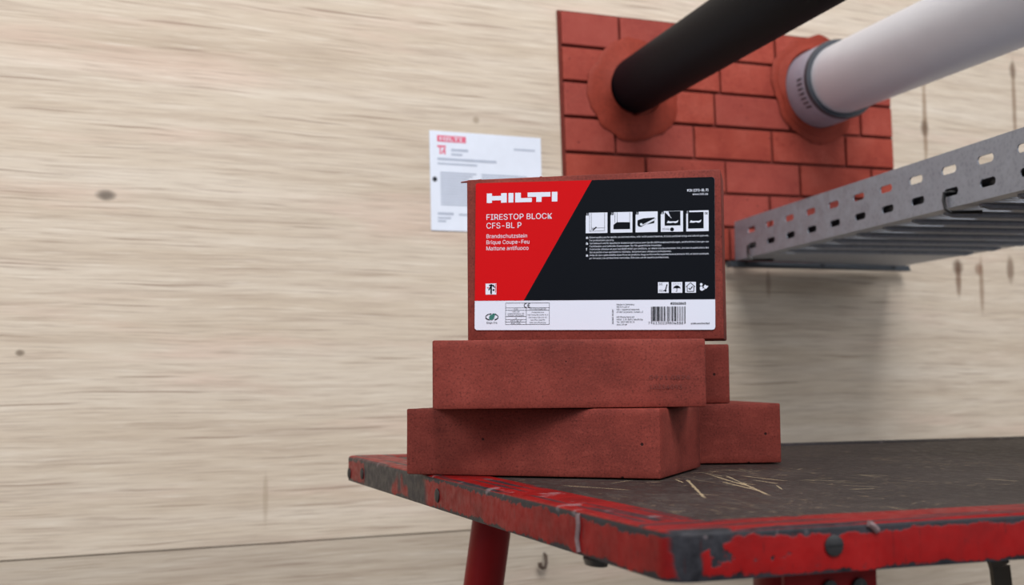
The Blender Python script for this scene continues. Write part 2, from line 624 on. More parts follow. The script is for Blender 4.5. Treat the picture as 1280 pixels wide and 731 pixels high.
def sealant(name, u, z, r_in, r_out, squash, seed, label):
    n = 56
    vs, fs = [], []
    prof = [(r_out, 0.0), (r_out * .97, .0012), (r_out * .88, .0022), ((r_in + r_out) / 2, .003), (r_in * 1.06, .006), (r_in, .007), (r_in, 0.0)]
    for j, (rr, h) in enumerate(prof):
        for i in range(n):
            a = 2 * math.pi * i / n
            k = 1 + (0.14 * noise.noise((math.cos(a) * 1.3 + seed, math.sin(a) * 1.3, seed)) + 0.05 * noise.noise((math.cos(a) * 5, math.sin(a) * 5, seed)) if j < 4 else 0)
            vs.append((rr * k * math.cos(a), -h, rr * k * math.sin(a) * squash))
    m = len(prof)
    for j in range(m):
        for i in range(n):
            k = (j + 1) % m
            fs.append((j * n + i, j * n + (i + 1) % n, k * n + (i + 1) % n, k * n + i))
    q = MB()
    q.add(vs, fs)
    p = recalc(q.build(name, M['sealant'], None, smooth=True))
    p.matrix_world = WR @ Matrix.Translation((u, -0.0124, z + ZT))
    tag(p, label, 'sealant', 'red sealant rings around the pipes')


sealant('sealant_ring', 0.1245, 0.507, 0.0455, 0.082, 0.92, 1.3, 'smeared red sealant ring around the foot of the black pipe')
sealant('sealant_ring', 0.4700, 0.541, 0.066, 0.087, 0.98, 4.1, 'red sealant ring behind the collar of the grey pipe')


def along(name, u, z, d):
    """empty at a wall point whose local z runs out of the wall along direction d"""
    p = WR @ Vector((u, 0, z + ZT))
    o = bpy.data.objects.new(name, None)
    o.empty_display_size = 0.05
    C.objects.link(o)
    d = Vector(d).normalized()
    x = Vector((0, 0, 1)).cross(d).normalized()
    y = d.cross(x)
    mt = Matrix((x, y, d)).transposed().to_4x4()
    o.matrix_world = Matrix.Translation(p) @ mt
    return o


PD = (0.2426, -0.9699, -0.0197)
bp = along('black_pipe', 0.1277, 0.5119, PD)
tag(bp, 'black insulated pipe sticking out of the brick panel', 'pipe')
b = MB()
b.lathe([(0.030, 0.012), (0.0405, 0.012), (0.0415, 0.03), (0.0415, 1.5), (0.030, 1.5)], 64)
recalc(b.build('insulation_tube', M['black_pipe'], bp, smooth=True))
b = MB()
b.lathe([(0.0255, 0.012), (0.0295, 0.012), (0.0295, 1.53), (0.0255, 1.53)], 48)
recalc(b.build('inner_tube', M['galv_dark'], bp, smooth=True))

gp = along('grey_pipe', 0.4731, 0.5392, PD)
tag(gp, 'light grey plastic pipe with a socket collar at the brick panel', 'pipe')
b = MB()
b.lathe([(0.0505, 0.012), (0.0545, 0.012), (0.0545, 1.5), (0.0505, 1.5)], 72)
recalc(b.build('pipe_tube', M['grey_pipe'], gp, smooth=True))
b = MB()
b.lathe([(0.0550, 0.012), (0.0615, 0.012), (0.0625, 0.03), (0.0625, 0.088), (0.0610, 0.092), (0.0550, 0.092)], 72)
col = recalc(b.build('socket_collar', M['grey_collar'], gp, smooth=True))
col['label'] = 'mauve-grey socket collar'
b = MB()
b.lathe([(0.0550, 0.0925), (0.0622, 0.0925), (0.0632, 0.097), (0.0615, 0.1015), (0.0550, 0.1015)], 72)
recalc(b.build('gasket_ring', M['gasket'], gp, smooth=True))
for i in range(7):          # moulded ridges on the collar
    b = MB()
    b.box(0.0620, 0.0632, -0.0014, 0.0014, 0.070, 0.086, Matrix.Rotation(R(180 + i * 7), 4, 'Z'))
    recalc(b.build('grip_ridge', M['gasket'], gp))

# ---------------------------------------------------------------- cable tray
TD = (0.195, -0.9808, -0.0069)
tray = along('cable_tray', 0.3035, 0.2548, TD)
tag(tray, 'galvanised perforated cable tray reaching out from the wall', 'cable tray')
TL, TW, TH = 1.30, 0.315, 0.060
# local axes: z along the tray, y up (negated below), x sideways
loc_up = (tray.matrix_world.to_3x3().inverted() @ Vector((0, 0, 1)))
UPS = 1.0 if loc_up.y > 0 else -1.0
SDS = 1.0 if (tray.matrix_world.to_3x3() @ Vector((1, 0, 0))).x > 0 else -1.0


def slot(cx, cy, l, h, n=5):
    r = h / 2
    pts = []
    for i in range(n + 1):
        a = -math.pi / 2 + math.pi * i / n
        pts.append((cx + l / 2 - r + r * math.cos(a), cy + r * math.sin(a)))
    for i in range(n + 1):
        a = math.pi / 2 + math.pi * i / n
        pts.append((cx - l / 2 + r + r * math.cos(a), cy + r * math.sin(a)))
    return pts


def punched(name, outer, holes, fn, thick, mat, parent):
    """sheet with holes: 2D outlines filled, mapped to 3D by fn, given thickness along fn's normal"""
    bm = bmesh.new()
    edges = []
    for loop in [outer] + holes:
        vs = [bm.verts.new((p[0], p[1], 0)) for p in loop]
        for i in range(len(vs)):
            edges.append(bm.edges.new((vs[i], vs[(i + 1) % len(vs)])))
    bmesh.ops.triangle_fill(bm, use_beauty=True, use_dissolve=False, edges=edges, normal=(0, 0, 1))
    g = bmesh.ops.extrude_face_region(bm, geom=bm.faces[:])
    for v in g['geom']:
        if isinstance(v, bmesh.types.BMVert):
            v.co.z += thick
    for v in bm.verts:
        v.co = Vector(fn(v.co.x, v.co.y, v.co.z))
    bmesh.ops.recalc_face_normals(bm, faces=bm.faces[:])
    me = bpy.data.meshes.new(name)
    bm.to_mesh(me)
    bm.free()
    me.materials.append(mat)
    o = bpy.data.objects.new(name, me)
    C.objects.link(o)
    o.parent = parent
    return o


PITCH, S0 = 0.0686, 0.086
nh = int((TL - S0 - 0.03) / PITCH) + 1
hol = []
for i in range(nh):
    t = S0 + i * PITCH
    hol.append(slot(t, TH - 0.0195, 0.029, 0.0085))
    hol.append(slot(t + 0.003, TH - 0.0435, 0.028, 0.0085))
outer = [(0.018, 0.0), (TL, 0.0), (TL, TH), (0.018, TH)]
punched('side_wall', outer, hol, lambda t, h, w: (SDS * w, UPS * h, t), 0.0015, M['galv'], tray)
outer2 = [(-0.045, 0.0), (TL, 0.0), (TL, TH), (-0.045, TH)]
hol2 = [h for h in hol if min(p[0] for p in h) > 0.108]
punched('side_wall', outer2, hol2, lambda t, h, w: (SDS * (TW - w), UPS * h, t), 0.0015, M['galv'], tray)
bh = []
for i in range(nh - 1):
    for q in range(3):
        t = S0 + 0.052 + i * PITCH + q * 0.0135
        if t > TL - 0.02:
            continue
        for (c0, c1) in ((0.018, 0.085), (0.225, 0.298)):
            bh.append([(p[1], p[0]) for p in slot((c0 + c1) / 2, t, c1 - c0, 0.0065)])
punched('tray_bottom', [(0.018 + 0.012, 0.0016), (TL, 0.0016), (TL, TW - 0.0016), (-0.045, TW - 0.0016)], bh,
        lambda t, s, w: (SDS * s, UPS * w, t), 0.0015, M['galv'], tray)
for s0, s1 in ((0.0016, 0.012), (TW - 0.012, TW - 0.0016)):
    b = MB()
    b.box(SDS * s0, SDS * s1, UPS * (TH - 0.0012), UPS * TH, 0.11, TL)
    recalc(b.build('top_lip', M['galv'], tray))
t = S0 + 0.032 + PITCH
while t < TL - 0.04:             # pressed cross ribs under the tray
    b = MB()
    pts = [(SDS * s, UPS * (-0.0015 if 0.025 < s < TW - 0.025 else 0.001), t) for s in (0.016, 0.026, TW / 2, TW - 0.026, TW - 0.016)]
    b.tube(pts, 0.0042, 8)
    b.build('pressed_rib', M['galv'], tray, smooth=True)
    t += PITCH
b = MB()
b.tube([tuple(tray.matrix_world @ Vector((SDS * (0.024 + 0.002 * math.sin(i * 1.7)), UPS * (0.0015 + 0.0176), 0.03 + i * 0.072))) for i in range(18)], 0.0168, 16)
tag(b.build('power_cable', M['tie'], None, smooth=True), 'thick black cable lying in the cable tray, seen dark through its lower slots', 'cable')
# strip on the wall under the tray end
br = on_wall('wall_bracket', 0.285, 0.2510, 0.8, 0.0135)
tag(br, 'dark flat steel strip on the wall under the end of the cable tray', 'bracket')
b = MB()
b.box(0.0, 0.365, -0.010, 0.0, -0.007, 0.002)
b.box(0.0, 0.365, -0.0125, -0.0095, -0.007, -0.004)
recalc(b.build('bracket_bar', M['galv_dark'], br))
for x in (0.03, 0.18, 0.33):
    b = MB()
    b.lathe([(0.0, -0.003), (0.004, -0.003), (0.004, 0.0), (0.0, 0.0)], 10, Matrix.Translation((x, -0.0102, -0.001)) @ Matrix.Rotation(R(90), 4, 'X'), closed=False)
    b.build('screw_head', M['dark'], br)


def tie(t, label):
    """thin black tie looping through a lower slot and under the tray fold"""
    ts = MB()
    pts = [(0.012, 0.017, t), (0.003, 0.0175, t), (-0.0032, 0.0165, t - .001), (-0.0036, 0.008, t - .002), (-0.0034, -0.001, t + .001),
           (0.002, -0.0048, t + .004), (0.014, -0.0052, t + .010), (0.030, -0.0055, t + .016)]
    ts.tube([tuple(tray.matrix_world @ Vector((SDS * p[0], UPS * p[1], p[2]))) for p in pts], 0.0019, 8)
    o = ts.build('cable_tie', M['tie'], None, smooth=True)
    tag(o, label, 'cable tie', 'black cable ties on the tray')


tie(S0 + 8 * PITCH - 0.004, 'black tie through a lower tray slot, the nearer of the two ties')
tie(S0 - 0.006, 'black tie through the lowest slot at the wall end of the tray')
b = MB()
for (s, h, tt, r) in ((0.060, -0.006, .70, .0085), (0.115, -0.010, .735, .008)):
    mt = tray.matrix_world @ Matrix.Translation((SDS * s, UPS * h, tt))
    b.lathe([(0, -r), (r * .8, -r * .7), (r, 0), (r * .8, r * .7), (0, r)], 12, mt, closed=False)
b.tube([tuple(tray.matrix_world @ Vector((SDS * s, UPS * h, tt))) for (s, h, tt) in ((.060, -.006, .70), (.09, -.008, .722), (.115, -.010, .735))], 0.003, 8)
o = recalc(b.build('tray_fixing', M['tie'], None, smooth=True))
tag(o, 'black knobbly fixing hanging under the cable tray at the right', 'fixing')

# ---------------------------------------------------------------- paper notice
pap = on_wall('paper_notice', -0.1996, 0.2803, 0.9, 0.0006)
tag(pap, 'white printed paper notice on the wooden wall behind the upright block', 'notice')
NW, NH = 0.172, 0.1395
b = MB()
b.box(-0.0022, NW, -0.0008, 0.0, 0.0, NH)
b.build('sheet', M['paper'], pap)
PY = -0.0010
b = MB()
b.rect(0.009, 0.1245, 0.053, 0.1335, PY)
b.build('heading_bar', M['ink_pink'], pap)
b = MB()
b.text('HILTI', 0.013, 0.1265, 0.005, PY - .0002, width=0.034, bold=0.01)
b.build('heading_lettering', M['paper'], pap)
b = MB()
b.rect(0.009, 0.1165, 0.022, 0.1195, PY)
b.rect(0.0125, 0.107, 0.0145, 0.1165, PY)
b.line((0.0155, 0.108), (0.021, 0.116), 0.0022, PY)
b.rect(0.019, 0.107, 0.0215, 0.113, PY)
b.build('pictogram', M['ink_pink'], pap)
b = MB()
b.rect(0.030, 0.112, 0.056, 0.1155, PY)
b.rect(0.030, 0.106, 0.047, 0.109, PY)
b.rect(0.009, 0.0985, 0.100, 0.1020, PY)
b.rect(0.128, 0.119, 0.162, 0.1215, PY)
b.rect(0.009, 0.0925, 0.070, 0.0950, PY)
for i in range(13):
    b.rect(0.013, 0.080 - i * 0.0037, 0.068 - 0.006 * (i % 3), 0.0822 - i * 0.0037, PY)
    b.rect(0.076, 0.080 - i * 0.0037, 0.148 - 0.007 * (i % 4), 0.0822 - i * 0.0037, PY)
b.rect(0.008, 0.022, 0.032, 0.0255, PY)
b.rect(0.008, 0.0165, 0.028, 0.019, PY)
b.rect(0.008, 0.012, 0.020, 0.0145, PY)
b.rect(0.040, 0.022, 0.120, 0.0245, PY)
b.build('text_lines', M['ink_grey'], pap)
b = MB()
b.disc((0.0045, 0.0715), 0.0036, PY)
b.build('black_dot', M['ink_dark'], pap)

# ---------------------------------------------------------------- hook low on the wall
hk = MB()
hp = [WR @ Vector((x, y, z + ZT)) for (x, y, z) in
      ((-.0310, -.001, -.1715), (-.0308, -.006, -.174), (-.0310, -.007, -.184), (-.0335, -.008, -.1895), (-.0375, -.008, -.1905), (-.0410, -.008, -.188), (-.0415, -.008, -.183))]
hk.tube([tuple(p) for p in hp], 0.0019, 8, 0.0034)
tag(hk.build('wall_hook', M['rust'], None, smooth=True), 'small rusty hook on the wooden wall below the table edge', 'hook')

# ---------------------------------------------------------------- work table
table = empty('work_table', (0.0718, 0.5824, 0.0), R(19.957))
tag(table, 'worn red steel work table with a scratched dark top', 'table')
TU, TV, TR = 1.00, 0.692, 0.0240


def rounded(u0, u1, v0, v1, r, n=6):
    pts = []
    for (cx, cy, a0) in ((u0 + r, v0 + r, 180), (u1 - r, v0 + r, 270), (u1 - r, v1 - r, 0), (u0 + r, v1 - r, 90)):
        for i in range(n + 1):
            a = R(a0 + 90 * i / n)
            pts.append((cx + r * math.cos(a), cy + r * math.sin(a)))
    return pts


FL = 0.040
prof = [(0.0, -0.0235), (0.0, -0.0030), (0.0004, -0.0014), (0.0014, -0.0004), (0.0030, 0.0), (FL - .002, 0.0), (FL, -0.0010), (FL, -0.0045), (0.005, -0.0045), (0.004, -0.0055), (0.004, -0.0235)]
rim = MB()
loops = []
for (ins, h) in prof:
    loops.append([(p[0], p[1], h + ZT) for p in rounded(ins, TU - ins, ins, TV - ins, max(0.001, 0.013 - ins), 6)])
n = len(loops[0])
for lp in loops:
    rim.v += lp
for j in range(len(loops)):
    k = (j + 1) % len(loops)
    for i in range(n):
        rim.f.append((j * n + i, j * n + (i + 1) % n, k * n + (i + 1) % n, k * n + i))
rim_o = recalc(rim.build('rim', M['red_paint'], table, smooth=True))
rim_o['label'] = 'chipped red angle-steel rim'
b = MB()
b.box(FL + .0004, TU - FL - .0004, FL + .0004, TV - FL - .0004, ZT - 0.014, ZT - 0.0008)
pl = b.build('top_plate', M['plate'], table, bevel=0.001)
pl['label'] = 'scratched dark brown top plate'


def bolt(u, v, z, side):
    b = MB()
    r = 0.0052
    rot = Matrix.Rotation(R(90), 4, 'X') if side == 'front' else Matrix.Rotation(R(-90), 4, 'Y')
    mt = Matrix.Translation((u, v, z + ZT)) @ rot
    b.lathe([(0.0, 0.0), (r, 0.0), (r, 0.0007), (r * .75, 0.0013), (0, 0.0013)], 16, mt, closed=False)
    o = recalc(b.build('bolt', M['dark'], table, smooth=True))
    s = MB()
    s.box(-r * .8, r * .8, -.0005, .0005, .0012, .0015, mt)
    recalc(s.build('slot_mark', M['tie'], o))


for (v, z) in ((.3762, -.0135), (.6752, -.0165), (.6209, -.0133)):
    bolt(-0.0001, v, z, 'left')
bolt(.0884, -0.0001, -.0105, 'front')
bolt(.50, -0.0001, -.0105, 'front')
b = MB()           # weld bead and burr on the left edge
b.tube([(-0.0004, .1075, ZT - .0015), (-.0008, .1060, ZT - .008), (-.0006, .1085, ZT - .015), (-.0006, .1060, ZT - .022)], 0.0016, 8)
b.build('weld_bead', M['scuff'], table, smooth=True)
b = MB()
b.lathe([(0, -.004), (.005, -.003), (.006, .0005), (0, .0012)], 12, Matrix.Translation((.004, .094, ZT - .0245)) @ Matrix.Scale(2.0, 4, (0, 1, 0)), closed=False)
recalc(b.build('rubber_stop', M['tie'], table, smooth=True))
b = MB()
b.tube([(.1085, -.0003, ZT - .0008), (.1110, -.0004, ZT - .0022), (.1135, -.0002, ZT - .0045)], 0.0018, 8)
b.build('dent_burr', M['scuff'], table, smooth=True)


def leg(u, v, du, dv, r=0.0195):
    b = MB()
    b.tube([(u, v, ZT - .0146), (u + du * .5, v + dv * .5, ZT * .5), (u + du, v + dv, 0.012)], r, 28)
    o = b.build('leg', M['leg_red'], table, smooth=True)
    f = MB()
    f.lathe([(0, 0.0), (r * 1.15, 0.0), (r * 1.2, 0.012), (r * 1.05, 0.03), (0, .03)], 20, Matrix.Translation((u + du, v + dv, 0.0)), closed=False)
    recalc(f.build('rubber_foot', M['tie'], o, smooth=True))


leg(.141, .640, -.115, .03)
leg(.100, .050, -.06, -.04, 0.0225)
leg(.800, .630, .08, .04)
leg(.880, .060, .08, -.03)
for (u, v) in ((.100, .050), (.880, .060)):      # bolted leg plate behind the front edge
    b = MB()
    b.box(u - .027, u + .027, v - .0305, v - .0265, ZT - .075, ZT - .0146)
    o = b.build('leg_plate', M['leg_red'], table, bevel=0.0008)
    for du in (-.002, .0155):
        s = MB()
        s.lathe([(0, 0), (.0042, 0), (.0042, .002), (0, .0028)], 14, Matrix.Translation((u + du, v - .0305, ZT - .0345)) @ Matrix.Rotation(R(90), 4, 'X'), closed=False)
        recalc(s.build('plate_bolt', M['dark'], o))
b = MB()           # bent olive strap by the rear right leg
path = [(.58, -.118), (.72, -.118), (.738, -.121), (.750, -.130), (.7555, -.146), (.758, -.17), (.775, -.40), (.793, -.55)]
for p, q in zip(path[:-1], path[1:]):
    d = Vector((q[0] - p[0], q[1] - p[1])).normalized()
    nx, nz = -d.y * .0125, d.x * .0125
    vs = []
    for (pt) in (p, q):
        for s in (-1, 1):
            for dv in (-.003, .003):
                vs.append((pt[0] + nx * s, .655 + dv, pt[1] + nz * s + ZT))
    b.add(vs, [(0, 1, 3, 2), (4, 6, 7, 5), (0, 4, 5, 1), (2, 3, 7, 6), (0, 2, 6, 4), (1, 5, 7, 3)])
b.box(.57, .60, .652, .658, ZT - .131, ZT - .0146)
recalc(b.build('strap_brace', M['olive'], table))

# ---------------------------------------------------------------- firestop blocks
L, W, T = 0.200, 0.130, 0.050


def rough_box(mb_size, bevel, seed, nick):
    sx, sy, sz = mb_size
    m = MB()
    m.box(0, sx, 0, sy, 0, sz)
    me = bpy.data.meshes.new('body')
    me.from_pydata(m.v, [], m.f)
    bm = bmesh.new()
    bm.from_mesh(me)
    bmesh.ops.recalc_face_normals(bm, faces=bm.faces[:])
    cuts = 5
    bmesh.ops.bevel(bm, geom=bm.edges[:], offset=bevel, segments=2, affect='EDGES', profile=0.5)
    es = [e for e in bm.edges if e.calc_length() > 0.02]
    bmesh.ops.subdivide_edges(bm, edges=es, cuts=9, use_grid_fill=True)
    for v in bm.verts:
        c = v.co
        k = noise.noise((c.x * 38 + seed, c.y * 38, c.z * 38)) * nick
        if 0.002 < c.z < sz - 0.002:
            v.co += Vector((0, 1, 0)) * k * (1 if c.y < sy / 2 else -1) * 0.6
        elif c.z >= sz - 0.002:
            v.co.z -= abs(k) * 0.5
    bm.to_mesh(me)
    bm.free()
    me.polygons.foreach_set('use_smooth', [True] * len(me.polygons))
    me.set_sharp_from_angle(angle=R(35))
    return me


def block(x, y, z, rz, size, org, label, mat, seed, name='firestop_block'):
    me = rough_box(size, 0.0013, seed, 0.0007)
    off = Vector(org)
    for v in me.vertices:
        v.co -= off
    me.materials.append(mat)
    o = bpy.data.objects.new(name, me)
    C.objects.link(o)
    o.location = (x, y, z)
    o.rotation_euler = (0, 0, R(rz))
    tag(o, label, 'block', 'red firestop blocks on the table')
    return o


block(.1044, .8937, ZT + .0003, -21.04, (L, W, T), (L, 0, 0), 'red firestop block lowest in front, its left end past the table edge', M['block'], 1.0)
block(.2262, .1 + .9606, ZT + .0003, 3.7, (W, L, T), (W, 0, 0), 'red firestop block on the table behind, showing at the far right of the pile', M['block'], 6.0)
b2 = block(-.0580, .9044, ZT + T + .0007, 3.5, (L, W, T), (0, 0, 0), 'red firestop block lying in the second layer under the labelled one', M['block2'], 11.0)
block(.1842, 1.0625, ZT + T + .0007, 3.5, (W, L, T), (W, 0, 0), 'red firestop block mostly hidden behind the second layer, only its right end showing', M['block'], 15.0)

b = MB()
b.text('0921 0826', .158, .0205, .0030, -0.0008, width=.030)
b.text('10334093', .158, .0135, .0030, -0.0008, width=.024)
o = b.build('stamped_digits', M['stamp'], b2)

SB = empty('firestop_block', (-.0354, .9864, ZT + 2 * T + .0012), R(-11.974))
tag(SB, 'upright red firestop block with a red, black and white label on top of the pile', 'block', 'red firestop blocks on the table')
me = rough_box((L, T, W), 0.0013, 21.0, 0.0008)
me.materials.append(M['block2'])
o = bpy.data.objects.new('body', me)
C.objects.link(o)
o.parent = SB
b = MB()           # thin moulding flash left standing at the top left arris
b.tube([(-.0052, .003, W - .0014), (.002, .002, W - .0012), (.012, .0012, W - .0010)], 0.0006, 8, 0.0013)
b.build('moulding_flash', M['block2'], SB, smooth=True)
for (x, z) in ((.176, W - .0004), (.146, W - .0006), (.060, W - .0004)):
    b = MB()
    b.lathe([(0, -.0006), (.0016, -.0002), (.001, .0007), (0, .001)], 8, Matrix.Translation((x, .0015, z)), closed=False)
    recalc(b.build('casting_crumb', M['block2'], SB))

# --- the printed label, in millimetres from its lower left corner
label = empty('label', (0, 0, 0))
label.parent = SB
label.matrix_local = Matrix.Translation((.0059, -.0008, .0100)) @ Matrix.Rotation(R(0.9), 4, 'Y') @ Matrix.Scale(0.001, 4)
LW, LH, WH = 187.7, 116.8, 23.15
Y0, Y1, Y2, Y3 = 0.0, -0.12, -0.22, -0.32


def lab(b, name, mat):
    return b.build(name, mat, label)


def rcorner(x0, z0, x1, z1, r):
    pts = []
    for (cx, cz, a0) in ((x0 + r, z0 + r, 180), (x1 - r, z0 + r, 270), (x1 - r, z1 - r, 0), (x0 + r, z1 - r, 90)):
        for i in range(5):
            a = R(a0 + 90 * i / 4)
            pts.append((cx + r * math.cos(a), cz + r * math.sin(a)))
    return pts


b = MB()
b.poly(rcorner(0, 0, LW, LH, 2.2), Y0, 0.5)
lab(b, 'label_sheet', M['l_white'])
b = MB()
b.poly([(0, WH), (39.5, WH), (93.1, LH), (1.5, LH), (0.4, LH - .4), (0, LH - 1.5)], Y1)
lab(b, 'red_field', M['l_red'])
b = MB()
b.poly([(39.5, WH), (LW, WH), (LW, LH - 2), (LW - .6, LH - .6), (LW - 2, LH), (93.1, LH)], Y1)
lab(b, 'charcoal_field', M['l_dark'])

# logo lettering: five heavy interlocking letters
b = MB()
x0, z0, h = 9.1, 100.7, 7.6
hh = h / 10.0


def lp(pts):
    b.poly([(x0 + p[0], z0 + p[1] * hh) for p in pts], Y2)


lp([(0, 0), (4.2, 0), (4.2, 2.6), (11.6, 2.6), (11.6, 0), (16.2, 0), (16.2, 10), (11.6, 10), (11.6, 7.2), (4.2, 7.2), (4.2, 10), (0, 10)])
lp([(17.6, 0), (21.6, 0), (21.6, 10), (17.6, 10)])
lp([(23.0, 0), (36.4, 0), (36.4, 4.4), (27.6, 4.4), (27.6, 10), (23.0, 10)])
lp([(33.0, 5.3), (40.0, 5.3), (40.0, 0), (44.2, 0), (44.2, 5.3), (51.2, 5.3), (51.2, 10), (33.0, 10)])
lp([(52.4, 0), (56.8, 0), (56.8, 10), (52.4, 10)])
lab(b, 'logo_lettering', M['l_white'])
b = MB()
b.text('FIRESTOP BLOCK', 9.0, 87.2, 4.45, Y2, width=52.8, bold=0)
b.text('CFS-BL P', 9.0, 80.4, 4.45, Y2, width=28.2, bold=0)
b.text('Brandschutzstein', 9.1, 72.7, 3.05, Y2, width=32.7)
b.text('Brique Coupe-Feu', 9.1, 67.9, 3.05, Y2, width=34.6)
b.text('Mattone antifuoco', 9.1, 63.0, 3.05, Y2, width=33.9)
lab(b, 'product_lettering', M['l_white'])
# small pictogram on the red field
b = MB()
b.rect(8.7, 28.0, 17.4, 36.7, Y2)
lab(b, 'pictogram_card', M['l_white'])
b = MB()
b.rect(12.6, 28.4, 13.9, 36.2, Y3)
b.line((11.2, 31.5), (13, 34.6), .9, Y3)
b.line((13.4, 35.6), (16.4, 33.6), .8, Y3)
b.disc((15.2, 31.6), .8, Y3)
b.rect(11.4, 34.9, 15.6, 35.7, Y3)
lab(b, 'pictogram_print', M['l_dark'])
b = MB()
b.rect(16.5, 29.5, 17.0, 36.2, Y3)
b.rect(10.0, 33.0, 11.2, 33.8, Y3)
lab(b, 'pictogram_print', M['l_red'])
# eye with a green leaf, lower left
b = MB()
cx, cz = 14.0, 10.3
b.poly([(cx - 2.1, cz - 2.2), (cx + .6, cz - 2.3), (cx + 2.0, cz - .6), (cx + 2.2, cz + 1.2), (cx + 3.2, cz + 2.9), (cx + .6, cz + 2.2), (cx - 1.4, cz + 1.6), (cx - 2.3, cz - .2)], Y3)
lab(b, 'leaf_emblem', M['l_green'])
b = MB()
for s in (-1, 1):
    prev = None
    for i in range(9):
        a = R(20 + 62 * i / 8) if True else 0
        for up in (1,):
            pass
    for (a0, a1, zz) in ((95, 168, 1), (95, 168, -1)):
        pr = None
        for i in range(8):
            a = R(a0 + (a1 - a0) * i / 7)
            p = (cx - s * 5.2 * math.cos(a) * -1, cz + zz * 2.9 * math.sin(a) - zz * .35)
            if pr and not (zz < 0 and i < 3):
                b.line(pr, p, .62 if zz > 0 else .8, Y2)
            pr = p
b.text('Clean-Tec', cx, cz - 5.3, 1.5, Y2, width=8.6, align='M', bold=.01)
lab(b, 'eye_emblem', M['l_dark'])
# CE table
b = MB()
gx0, gz0, gx1, gz1, gm = 25.0, 4.4, 59.9, 21.2, 41.6
w = .28
for z in (gz0, gz1, 17.4, 15.5):
    b.line((gx0, z), (gx1, z), w, Y1)
for x in (gx0, gx1):
    b.line((x, gz0), (x, gz1), w, Y1)
b.line((gm, gz0), (gm, 17.4), w, Y1)
for z in (10.6, 8.2, 6.3):
    b.line((gx0, z), (gm, z), w, Y1)
for ox in (0, 2.9):          # the two letters C and E of the mark
    pr = None
    for i in range(9):
        a = R(75 + 210 * i / 8)
        p = (41.4 + ox + 1.55 * math.cos(a), 19.3 + 1.55 * math.sin(a))
        if pr:
            b.line(pr, p, .5, Y2)
        pr = p
b.line((42.9, 19.3), (44.2, 19.3), .5, Y2)
mx, rx = (gx0 + gm) / 2, (gm + gx1) / 2
for s, z, wd in (('1121', 15.9, 3.2), ('Hilti AG', 13.9, 5.6), ('Feldkircherstrasse 100', 12.4, 13.2), ('Schaan, Liechtenstein', 11.0, 13.0), ('18', 8.8, 1.6), ('CFS-BL P', 6.7, 8.5), ('DoP 1100', 4.8, 7.4)):
    b.text(s, mx, z, 1.0, Y2, width=wd, align='M')
for s, z, wd in (('ETA 13/0099 EAD 350', 15.9, 13.0), ('Protective Use', 13.4, 9.5), ('Hilti Firestop Block CFS-BL P', 11.4, 16.2), ('Hilti Firestop Filler CFS-FIL', 9.4, 14.8), ('See ETA 13/0099', 7.4, 11.5), ('hilti.com/firestop', 5.4, 12.8)):
    b.text(s, rx, z, 1.0, Y2, width=wd, align='M')
lab(b, 'approval_table_print', M['l_dark'])
# charcoal field: headings, pictures, paragraphs, symbols
b = MB()
b.text('DIN (CFS-BL P)', 182.9, 105.9, 1.9, Y2, width=16.0, align='R', bold=.015)
b.text('www.hilti.de', 182.7, 103.0, 1.7, Y2, width=11.8, align='R', bold=.005)
lab(b, 'heading_lettering', M['l_white'])
PX = [88.4 + i * 19.42 for i in range(5)]
for i, px in enumerate(PX):
    b = MB()
    b.poly([(px, 75.2), (px + 17.0, 75.2), (px + 17.0, 91.2), (px + 2.3, 91.2), (px + 2.3, 89.0), (px, 89.0)], Y2)
    lab(b, 'instruction_card', M['l_white'])
    b = MB()
    b.text(str(i + 1), px + .5, 89.3, 1.6, Y2)
    lab(b, 'card_number', M['l_white'])
b = MB()
p = PX[0]
for (a, c) in (((4.4, 91), (4.4, 78.2)), ((3.0, 91), (3.0, 77)), ((4.4, 79.2), (15.0, 79.2)), ((14.8, 91), (14.8, 77)), ((3.0, 76.6), (15, 77)), ((3.0, 76.6), (6.2, 79.2))):
    b.line((p + a[0], a[1]), (p + c[0], c[1]), .22, Y3)
b.line((p + 5.6, 77.4), (p + 8.4, 80.0), .9, Y3)
p = PX[1]
b.poly([(p + 2.3, 77.9), (p + 15.2, 77.9), (p + 15.2, 83.2), (p + 5.0, 83.4), (p + 2.3, 81.4)], Y3)
for x in (3.4, 5.2, 14.9):
    b.line((p + x, 83), (p + x, 91), .25, Y3)
p = PX[2]
b.poly([(p + 1.6, 84.6), (p + 6, 86), (p + 14.4, 86.5), (p + 15.6, 85.4), (p + 11, 83.4), (p + 6.4, 80.6), (p + 4.4, 79.4), (p + 2.4, 79.6), (p + 1.4, 81.0)], Y3)
b.poly([(p + 8.6, 81.2), (p + 14.6, 84.2), (p + 14.4, 82.2)], Y3)
p = PX[3]
b.poly([(p + 3.0, 80.0), (p + 15.0, 80.0), (p + 15.0, 91.0), (p + 6.0, 91.0), (p + 6.6, 87), (p + 3.0, 90.5)], Y3)
b.disc((p + 8.6, 77.0), 1.5, Y3, 14)
b.text('30 min', p + 1.2, 76.6, 1.5, Y3, width=5.4)
p = PX[4]
b.rect(p + 1.4, 77.4, p + 13.2, 90.0, Y3)
b.text('OK', p + 14.0, 88.2, 1.5, Y3, width=2.4, bold=.02)
lab(b, 'instruction_drawing', M['l_dark'])
b = MB()
p = PX[2]
b.line((p + 4.6, 80.4), (p + 16.4, 86.3), .6, Y3 - .1)
b.disc((p + 4.4, 81.3), 1.0, Y3 - .1, 12)
for p, dx in ((PX[3], 4.6), (PX[4], 2.6)):
    b.poly([(p + dx, 82.0), (p + dx + 1, 83.8), (p + dx + 2.2, 83.2), (p + dx + 7.2, 83.2), (p + dx + 9.0, 84.2), (p + dx + 8.2, 82.2), (p + dx + 6.5, 81.7), (p + dx + 5, 82.2), (p + dx + 3, 81.8)], Y3 - .1)
